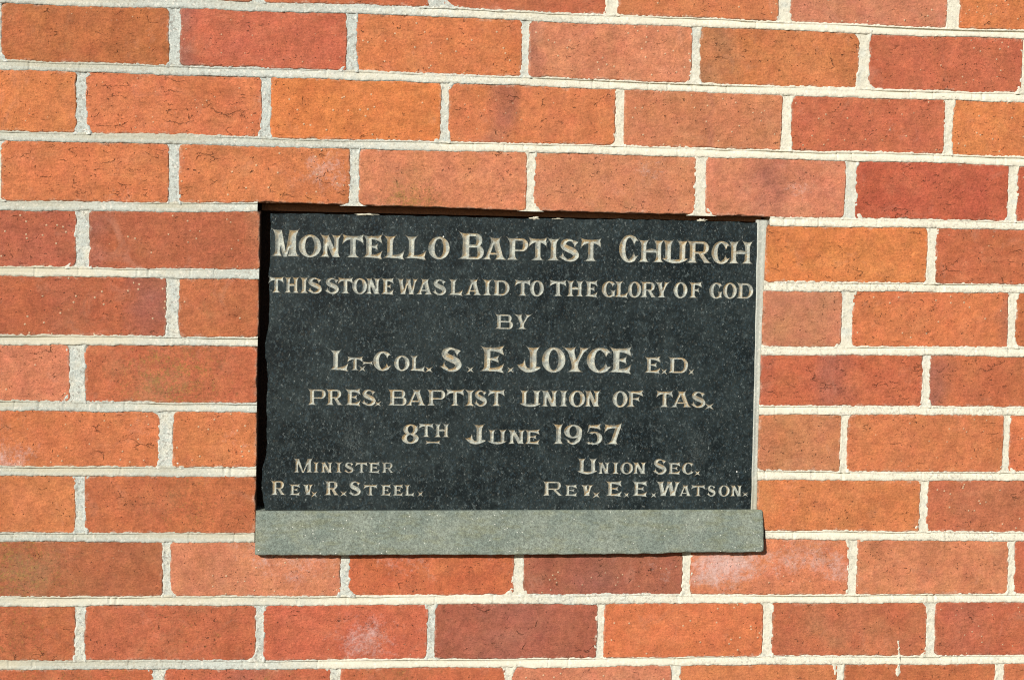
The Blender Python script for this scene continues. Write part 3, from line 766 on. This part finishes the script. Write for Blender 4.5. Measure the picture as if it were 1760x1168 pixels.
def glyph(ch, w):
    t = min(.262, .31 * w)
    f = min(.19, w * .2)
    if ch == 'I':
        t = min(.27, w * .46); f = (w - t) / 2; return stem(w / 2, w / 2, t, f, f, f, f)
    if ch == 'L':
        x = f + t / 2
        return stem(x, x, t, f, .0, f, f) + arm(x, w, .085, .15, .24, .09)
    if ch == 'T':
        t = min(.255, w * .31); f = min(.2, w * .23)
        return stem(w / 2, w / 2, t, f, f, 0, 0, y1=.98) + arm(w / 2, w, .905, .17, .09, .24) + arm(w / 2, 0, .905, .17, .09, .24)
    if ch in 'EF':
        x = f + t / 2
        P = stem(x, x, t, f, .18 if ch == 'F' else 0, f, 0) + arm(x, w, .915, .155, .09, .20) + arm(x, w * .80, .52, .10, .13, .15)
        if ch == 'E': P += arm(x, w, .085, .15, .20, .08)
        return P
    if ch == 'H':
        t = min(.245, w * .225); f = min(.16, w * .15); g = min(f, (w - 2 * t - 2 * f) * .48)
        a, b = f + t / 2, w - f - t / 2
        return stem(a, a, t, f, g, f, g) + stem(b, b, t, g, f, g, f) + [[(a, .44), (b, .44), (b, .56), (w / 2, .64), (a, .56)]]
    if ch == 'N':
        f = min(.17, w * .16); t = w * .20; a, b = f + t / 2, w - f - t / 2
        return (stem(a, a, t, f, f * .7, f, f * .6) + stem(b, b, t, f * .4, f * .6, f, f) +
                [[(a - t * .5, .99), (a + t * .75, .99), (b + t * .5, .01), (b - t * .85, .01)]])
    if ch == 'M':
        f = .15; a, b, t1, t2 = f + .09, w - f - .125, .19, .26
        return (stem(a, a, t1, f, f * .6, f, 0) + stem(b, b, t2, f * .6, f, 0, f) +
                [[(a - .09, 1.0), (a + .16, 1.0), (w * .50 + .05, -.01), (w * .50 - .09, -.01)],
                 [(b - .13, 1.0), (b + .06, 1.0), (w * .50 + .05, -.01), (w * .50 - .04, -.01)],
                 [(a + .16, 1.0), (a + .02, .95), (w * .47, 1.06)]])
    if ch == 'A':
        c = w * .50; t1, t2 = min(.17, w * .17), min(.29, w * .28); f = min(.16, w * .13)
        xl_, xr_ = f + t1 / 2, w - f - t2 / 2
        return (stem(xl_, c - .01, t1, f, f, .17, 0) + stem(xr_, c + .02, t2, f, f, .0, .17) +
                [[(lerp(xl_, c, .26), .23), (lerp(xr_, c, .26), .23), (lerp(xr_, c, .36), .34), (lerp(xl_, c, .36), .34)]])
    if ch == 'V':
        f = w * .16; t1, t2 = w * .30, w * .18
        return stem(w * .5, f + t1 / 2, t1, .12, .0, f, f) + stem(w * .55, w - f - t2 / 2, t2, .0, .16, f, f)
    if ch == 'W':
        f = w * .09; t1, t2 = w * .175, w * .11
        xs = [f + t1 / 2, w * .31, w * .53, w * .68, w - f - t2 / 2]
        return (stem(xs[1], xs[0], t1, f * .6, 0, f, f) + stem(xs[1] + .03, xs[2], t2, 0, f * .5, f * .5, 0) +
                stem(xs[3], xs[2], t1, f * .5, 0, 0, f * .5) + stem(xs[3] + .03, xs[4], t2, 0, f * .6, f, f))
    if ch == 'Y':
        t = min(.27, w * .27); f = w * .17; c = w * .47
        return (stem(c, c, t, w * .17, w * .17, 0, 0, y1=.48) + stem(c - .02, f + t * .55, t, 0, 0, f, f * .7, y0=.36) +
                stem(c + .05, w - f - t * .28, t * .62, 0, 0, f * .7, f, y0=.36) + [[(c - t * .55, .3), (c + t * .55, .3), (c + t * .6, .5), (c - t * .6, .5)]])
    if ch == 'O':
        return ring(w / 2, .5, w / 2, .525, min(.315, w * .305), .115)
    if ch in 'CG':
        P = ring(w * .53, .5, w * .53, .525, min(.335, w * .33), .115, 52, 312)
        P += [[(w * .55, 1.02), (w * .80, .97), (w * .99, .80), (w * .84, .79), (w * .76, .62), (w * .66, .80), (w * .55, .90)]]
        if ch == 'C':
            P += [[(w * .50, -.02), (w * .80, .06), (w * 1.0, .27), (w * .83, .24), (w * .74, .40), (w * .66, .22), (w * .50, .10)]]
        else:
            x = w * .80; P += stem(x, x, w * .24, .0, .10, w * .13, w * .08, y0=.03, y1=.44, curl=.06, hb=.12, ht=.14) + [[(w * .45, -.02), (w * .8, .04), (w * .8, .2), (w * .5, .1)]]
        return P
    if ch == 'S':
        k = .30
        P = stroke([(w * .80, .80), (w * .66, .91), (w * .46, .955), (w * .28, .88), (w * .215, .75), (w * .30, .62), (w * .50, .525), (w * .72, .42), (w * .815, .26), (w * .70, .105), (w * .47, .04), (w * .27, .09), (w * .14, .20)],
                   [.07, .09, .12, .2 * w / .9, .27 * w / .9, .30, .31, .31, .27 * w / .9, .2 * w / .9, .13, .10, .06])
        P += [[(w * .93, .87), (w * .70, .96), (w * .62, .84), (w * .70, .74), (w * .76, .58), (w * .80, .74)],
              [(0, .21), (w * .11, .235), (w * .21, .42), (w * .25, .24), (w * .40, .12), (w * .36, .02), (w * .17, .08)]]
        return P
    if ch in 'BPR':
        f = min(.17, w * .18); t = min(.27, w * .30); x = f + t / 2
        lo, hi = (.5, 1.0) if ch == 'B' else (.42, 1.0)
        def bowl(xr_, y0, y1, tx):
            c = xr_ - min((y1 - y0) / 2, xr_ - x); ry = (y1 - y0) / 2
            return ([[(x, y1), (c + .01, y1), (c + .01, y1 - .12), (x, y1 - .12)], [(x, y0), (c + .01, y0), (c + .01, y0 + .11), (x, y0 + .11)]] +
                    ring(c, (y0 + y1) / 2, xr_ - c, ry, min(tx, (xr_ - c) * .9), .12, -90, 90, 30))
        P = stem(x, x, t, f, 0 if ch == 'B' else (.17 if ch == 'P' else .1), f, 0)
        if ch == 'B': P += bowl(w * .93, .465, 1.0, .24) + bowl(w, 0.0, .57, .27)
        elif ch == 'P': P += bowl(w, .40, 1.0, .26)
        else:
            P += bowl(w * .86, .42, 1.0, .25) + stem(w - .10 - .15, w * .52, .24, .0, .12, 0, 0, y1=.50) + [[(w * .45, .42), (w * .72, .42), (w * .72, .54), (w * .45, .54)]]
        return P
    if ch == 'D':
        f = min(.17, w * .18); t = min(.27, w * .28); x = f + t / 2; c = max(x, w - .5)
        return (stem(x, x, t, f, 0, f, 0) + [[(x, 1), (c + .01, 1), (c + .01, .87), (x, .87)], [(x, 0), (c + .01, 0), (c + .01, .13), (x, .13)]] +
                ring(c, .5, w - c, .5, min(.28, (w - c) * .6), .13, -90, 90, 40))
    if ch == 'U':
        t = min(.28, w * .25); f = w * .12; a, b = w * .12 + t / 2, w * .88 - t / 2
        return stem(a, a, t, 0, 0, f, f, y0=.08) + stem(b, b, t, 0, 0, f, f, y0=.08) + crescent(w, .19, .19, .03, .13)
    if ch == 'J':
        t = min(.29, w * .30); b = w * .66
        return (stem(b, b, t, 0, 0, w * .18, w * .15, y0=.08) + crescent(w, .30, .18, .03, .14) +
                [[(w * .06, .28), (w * .24, .36), (w * .33, .56), (w * .36, .30), (w * .45, .16), (w * .30, .04)]])
    if ch == '1':
        t = min(.26, w * .42); x = w * .52
        return stem(x, x, t, w * .22, w * .26, w * .34, w * .2)
    if ch == '8':
        return ring(w * .51, .735, w * .43, .285, w * .29, .10) + ring(w * .5, .27, w * .5, .29, w * .32, .11)
    if ch == '9':
        P = ring(w * .5, .66, w * .5, .36, w * .31, .10)
        P += stroke([(w * .86, .62), (w * .86, .42), (w * .76, .20), (w * .56, .06), (w * .36, .06), (w * .22, .17)], [.22, .24, .22, .16, .10, .06])
        return P + [[(w * .10, .30), (w * .30, .22), (w * .36, .06), (w * .22, .08)]]
    if ch == '5':
        P = ring(w * .52, .31, w * .48, .335, w * .30, .10, -130, 130)
        P += [[(w * .10, .56), (w * .22, .66), (w * .32, .98), (w * .20, 1.0), (w * .14, .7)]] + arm(w * .2, w * .92, .90, .14, .1, .12) + [[(w * .12, .56), (w * .40, .66), (w * .36, .57)]]
        return P + [[(w * .02, .10), (w * .24, .14), (w * .36, .02), (w * .22, -.02)]]
    if ch == '7':
        return arm(w * .5, 0, .89, .17, .10, .26) + arm(w * .4, w, .89, .17, .14, .05) + stem(w * .48, w * .80, .28, w * .22, w * .18, 0, 0, y1=.92)
    if ch == '.':
        c = w / 2; q_ = .17; P = []
        us = np.linspace(0, 1, 6)
        tips = [(0, 0), (w, 0), (w, 1), (0, 1)]
        out = []
        for i in range(4):
            a, b = tips[i], tips[(i + 1) % 4]
            for u in us[:-1]:
                m = (1 - abs(2 * u - 1)) ** .6
                x, y = lerp(a[0], b[0], u), lerp(a[1], b[1], u)
                out.append((lerp(x, c, m * .62), lerp(y, .5, m * .62)))
        return [out]
    if ch == '-':
        return arm(w / 2, w, .5, .42, .42, .42) + arm(w / 2, 0, .5, .42, .42, .42)
    raise ValueError(ch)

# ------------------------------------------------------------------ geometry of cut letters
def in_poly(P, poly):
    x, y = P[:, 0], P[:, 1]; n = len(poly); c = np.zeros(len(P), bool)
    for i in range(n):
        x1, y1 = poly[i]; x2, y2 = poly[(i + 1) % n]
        if y1 == y2: continue
        c ^= ((y1 > y) != (y2 > y)) & (x < (x2 - x1) * (y - y1) / (y2 - y1) + x1)
    return c

def in_union(P, polys):
    res = np.zeros(len(P), bool)
    for q_ in polys:
        a = np.array(q_); lo, hi = a.min(0), a.max(0)
        k = np.where(~res & (P >= lo).all(1) & (P <= hi).all(1))[0]
        if len(k): res[k] |= in_poly(P[k], q_)
    return res

def cdt(V, E, out=0, eps=1e-4):
    r = delaunay_2d_cdt([Vector(p) for p in V], [tuple(map(int, e)) for e in E], [], out, eps)
    return np.array([(v.x, v.y) for v in r[0]]), np.array([f for f in r[2] if len(f) == 3], int).reshape(-1, 3)

def union_outline(polys, maxlen):
    V, E = [], []
    for q_ in polys:
        n = len(V); V += q_; E += [(n + i, n + (i + 1) % len(q_)) for i in range(len(q_))]
    v, t = cdt(V, E)
    ins = in_union(v[t].mean(1), polys)
    cnt = {}
    for tri in t[ins]:
        for a, b in ((0, 1), (1, 2), (2, 0)):
            k = tuple(sorted((tri[a], tri[b]))); cnt[k] = cnt.get(k, 0) + 1
    segs = [k for k, c in cnt.items() if c == 1]
    used = {}; nv, ne = [], []
    def vid(i):
        if i not in used: used[i] = len(nv); nv.append(tuple(v[i]))
        return used[i]
    for a, b in segs:
        ia, ib = vid(a), vid(b)
        L = float(np.hypot(*(v[a] - v[b]))); m = max(1, int(math.ceil(L / maxlen)))
        prev = ia
        for s in range(1, m):
            nv.append(tuple(v[a] + (v[b] - v[a]) * s / m)); ne.append((prev, len(nv) - 1)); prev = len(nv) - 1
        ne.append((prev, ib))
    return np.array(nv), np.array(ne, int)

def seg_dist(P, A, B):
    d = np.full(len(P), 1e9); near = np.zeros((len(P), 2))
    for i in range(0, len(P), 400):
        p = P[i:i + 400, None]; ab = (B - A)[None]
        t_ = np.clip(((p - A[None]) * ab).sum(-1) / ((ab ** 2).sum(-1) + 1e-12), 0, 1)
        c = A[None] + ab * t_[..., None]; dist = np.hypot(*np.moveaxis(p - c, -1, 0))
        k = dist.argmin(1); d[i:i + 400] = dist[np.arange(len(k)), k]; near[i:i + 400] = c[np.arange(len(k)), k]
    return d, near

STONE_Y = 1.5                           # face of the stone, a little behind the brick faces
stone_base = (0.446, 0.02, Z0 - 0.653)
stone = thing("foundation_stone", "black speckled granite foundation stone cut with pale serif lettering, set in the brick wall", "foundation stone", stone_base)
INFO = ["largest top line of cut capitals naming the church", "second line reading THIS STONE WAS LAID TO THE GLORY OF GOD",
        "short centred line reading BY", "fourth line, a name in large capitals between smaller ones", "fifth line of capitals reading PRES. BAPTIST UNION OF TAS.",
        "date line reading 8TH JUNE 1957", "small line reading MINISTER", "small line below MINISTER in the lower left corner",
        "small line reading UNION SEC.", "small line below UNION SEC. in the lower right corner"]
outlines, all_polys = [], []
jit = random.Random(3)
for li, items in enumerate(LINES):
    lv, lt, lg, n = [], [], [], 0
    for (ch, x0, x1, zb, h) in items:
        w = (x1 - x0) / h
        polys = []
        for q_ in glyph(ch, w):
            a = np.array(q_, float) * h
            a[:, 0] += x0; a[:, 1] += zb
            a += .10 * np.stack([vn(a[:, 0] / 3., a[:, 1] / 3., 31), vn(a[:, 0] / 3., a[:, 1] / 3., 32)], 1)
            polys.append([tuple(p) for p in a])
        bv, be = union_outline(polys, max(.8, h * .06))
        outlines.append((bv, be)); all_polys += polys
        g = max(.55, h * .042)
        lo, hi = bv.min(0), bv.max(0)
        gx, gy = np.meshgrid(np.arange(lo[0], hi[0], g), np.arange(lo[1], hi[1], g))
        gp = np.stack([gx.ravel(), gy.ravel()], 1) + g * .22 * np.stack([vn(gx.ravel() * 5, gy.ravel() * 5, 41), vn(gx.ravel() * 5, gy.ravel() * 5, 42)], 1)
        gp = gp[in_union(gp, polys)]
        A, B = bv[be[:, 0]], bv[be[:, 1]]
        if len(gp): gp = gp[seg_dist(gp, A, B)[0] > g * .45]
        v, t = cdt(np.concatenate([bv, gp]) if len(gp) else bv, be, eps=1e-5)
        t = t[in_union(v[t].mean(1), polys)]
        d, near = seg_dist(v, A, B)
        dep = np.where(d < 1e-3, 0, np.minimum(.60 * d, 2.2))
        dirn = np.where(d[:, None] > 1e-3, (near - v) / (d[:, None] + 1e-9), 0)
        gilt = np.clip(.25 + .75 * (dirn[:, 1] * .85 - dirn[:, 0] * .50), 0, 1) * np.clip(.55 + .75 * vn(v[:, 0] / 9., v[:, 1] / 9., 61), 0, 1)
        lv.append(np.stack([v[:, 0], STONE_Y + dep, v[:, 1]], 1)); lt.append(t + n); lg.append(np.stack([gilt, d, gilt], 1)); n += len(v)
    V = np.concatenate(lv) / 1000.0; V[:, 2] += Z0; V -= np.array(stone_base)
    T = np.concatenate(lt)
    # make every facet look out of the wall
    nrm = np.cross(V[T[:, 1]] - V[T[:, 0]], V[T[:, 2]] - V[T[:, 0]])
    T[nrm[:, 1] > 0] = T[nrm[:, 1] > 0][:, ::-1]
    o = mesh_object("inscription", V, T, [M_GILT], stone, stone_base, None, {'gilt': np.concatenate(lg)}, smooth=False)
    o['label'] = INFO[li]

# slab face with the letters cut out of it
pts = np.array(SLAB); ring_pts = []
for i in range(len(pts)):
    a, b = pts[i], pts[(i + 1) % len(pts)]
    m = max(1, int(np.hypot(*(b - a)) / 2.5))
    for s in range(m): ring_pts.append(a + (b - a) * s / m)
ring_pts = np.array(ring_pts)
cen = ring_pts.mean(0)
rag = .8 * vn(ring_pts[:, 0] / 9., ring_pts[:, 1] / 9., 51) + .5 * vn(ring_pts[:, 0] / 3.5, ring_pts[:, 1] / 3.5, 52)
top_or_left = (ring_pts[:, 1] > -268) | (ring_pts[:, 0] < 126)
nxt, prv = np.roll(ring_pts, -1, 0), np.roll(ring_pts, 1, 0)
tg = nxt - prv; tg /= np.linalg.norm(tg, axis=1)[:, None] + 1e-9
nor = np.stack([tg[:, 1], -tg[:, 0]], 1)
if ((ring_pts - cen) * nor).sum() < 0: nor = -nor
outer = ring_pts + nor * (rag * np.where(top_or_left, 1.0, .25))[:, None]
chip = np.where(top_or_left, 1.3 + 1.4 * np.clip(vn(ring_pts[:, 0] / 14., ring_pts[:, 1] / 14., 55), -.5, 1), .5)
inner = outer - nor * chip[:, None]
# keep the arris clear of letters that reach the very edge
rn = len(inner)
V, E = [tuple(p) for p in inner], [(i, (i + 1) % rn) for i in range(rn)]
for bv, be in outlines:
    n = len(V); V += [tuple(p) for p in bv]; E += [(a + n, b + n) for a, b in be]
sv, stri = cdt(V, E, eps=1e-5)
cc = sv[stri].mean(1)
keep = in_poly(cc, [tuple(p) for p in inner]) & ~in_union(cc, all_polys)
stri = stri[keep]
S3 = np.stack([sv[:, 0], np.full(len(sv), STONE_Y), sv[:, 1]], 1)
nrm = np.cross(S3[stri[:, 1]] - S3[stri[:, 0]], S3[stri[:, 2]] - S3[stri[:, 0]])
stri[nrm[:, 1] > 0] = stri[nrm[:, 1] > 0][:, ::-1]
ringset = [np.stack([inner[:, 0], np.full(rn, STONE_Y), inner[:, 1]], 1),
           np.stack([outer[:, 0], STONE_Y + chip * .8 + .2, outer[:, 1]], 1),
           np.stack([outer[:, 0], np.full(rn, 37.0), outer[:, 1]], 1)]
n = len(S3); SV = np.concatenate([S3] + ringset); tris = [stri]
for a in range(2):
    i0 = n + a * rn + np.arange(rn); i1 = n + a * rn + (np.arange(rn) + 1) % rn
    tris += [np.stack([i0, i1, i1 + rn], 1), np.stack([i0, i1 + rn, i0 + rn], 1)]
ST = np.concatenate(tris)
nrm = np.cross(SV[ST[:, 1]] - SV[ST[:, 0]], SV[ST[:, 2]] - SV[ST[:, 0]])
c3 = SV[ST].mean(1); want = np.stack([c3[:, 0] - cen[0], np.where(c3[:, 1] < 6, -400., 0), (c3[:, 2] - cen[1]) * 1.6], 1)
bad = (nrm * want).sum(1) < 0; ST[bad] = ST[bad][:, ::-1]
SV = SV / 1000.0; SV[:, 2] += Z0; SV -= np.array(stone_base)
mesh_object("slab", SV, ST, [M_STONE], stone, stone_base, smooth=False)

# ------------------------------------------------------------------ the ledge under the stone
ledge_base = (0.451, 0.0, Z0 - 0.709)
lm = MB()
LT = lambda x: np.interp(x, [109, 786, 793], [-653.3, -651.2, -651.6])
LB = lambda x: np.interp(x, [109, 300, 500, 640, 680, 793], [-709.2, -709.6, -709.6, -708.9, -707.4, -707.2])
block_face(lm, 109.5, 791.4, LT, LB, -15.0, 62.0, 2.2, 999, 2.5, lambda u, v, X, Z: {}, edge=.7, flat=.7, tilt=.15, radius=4.0, slope=13.0)
ledge = lm.build("stone_ledge", [M_SILL], None, ledge_base)
ledge['label'] = "narrow grey-green cement ledge jutting out beneath the black inscribed stone"
ledge['category'] = "ledge"
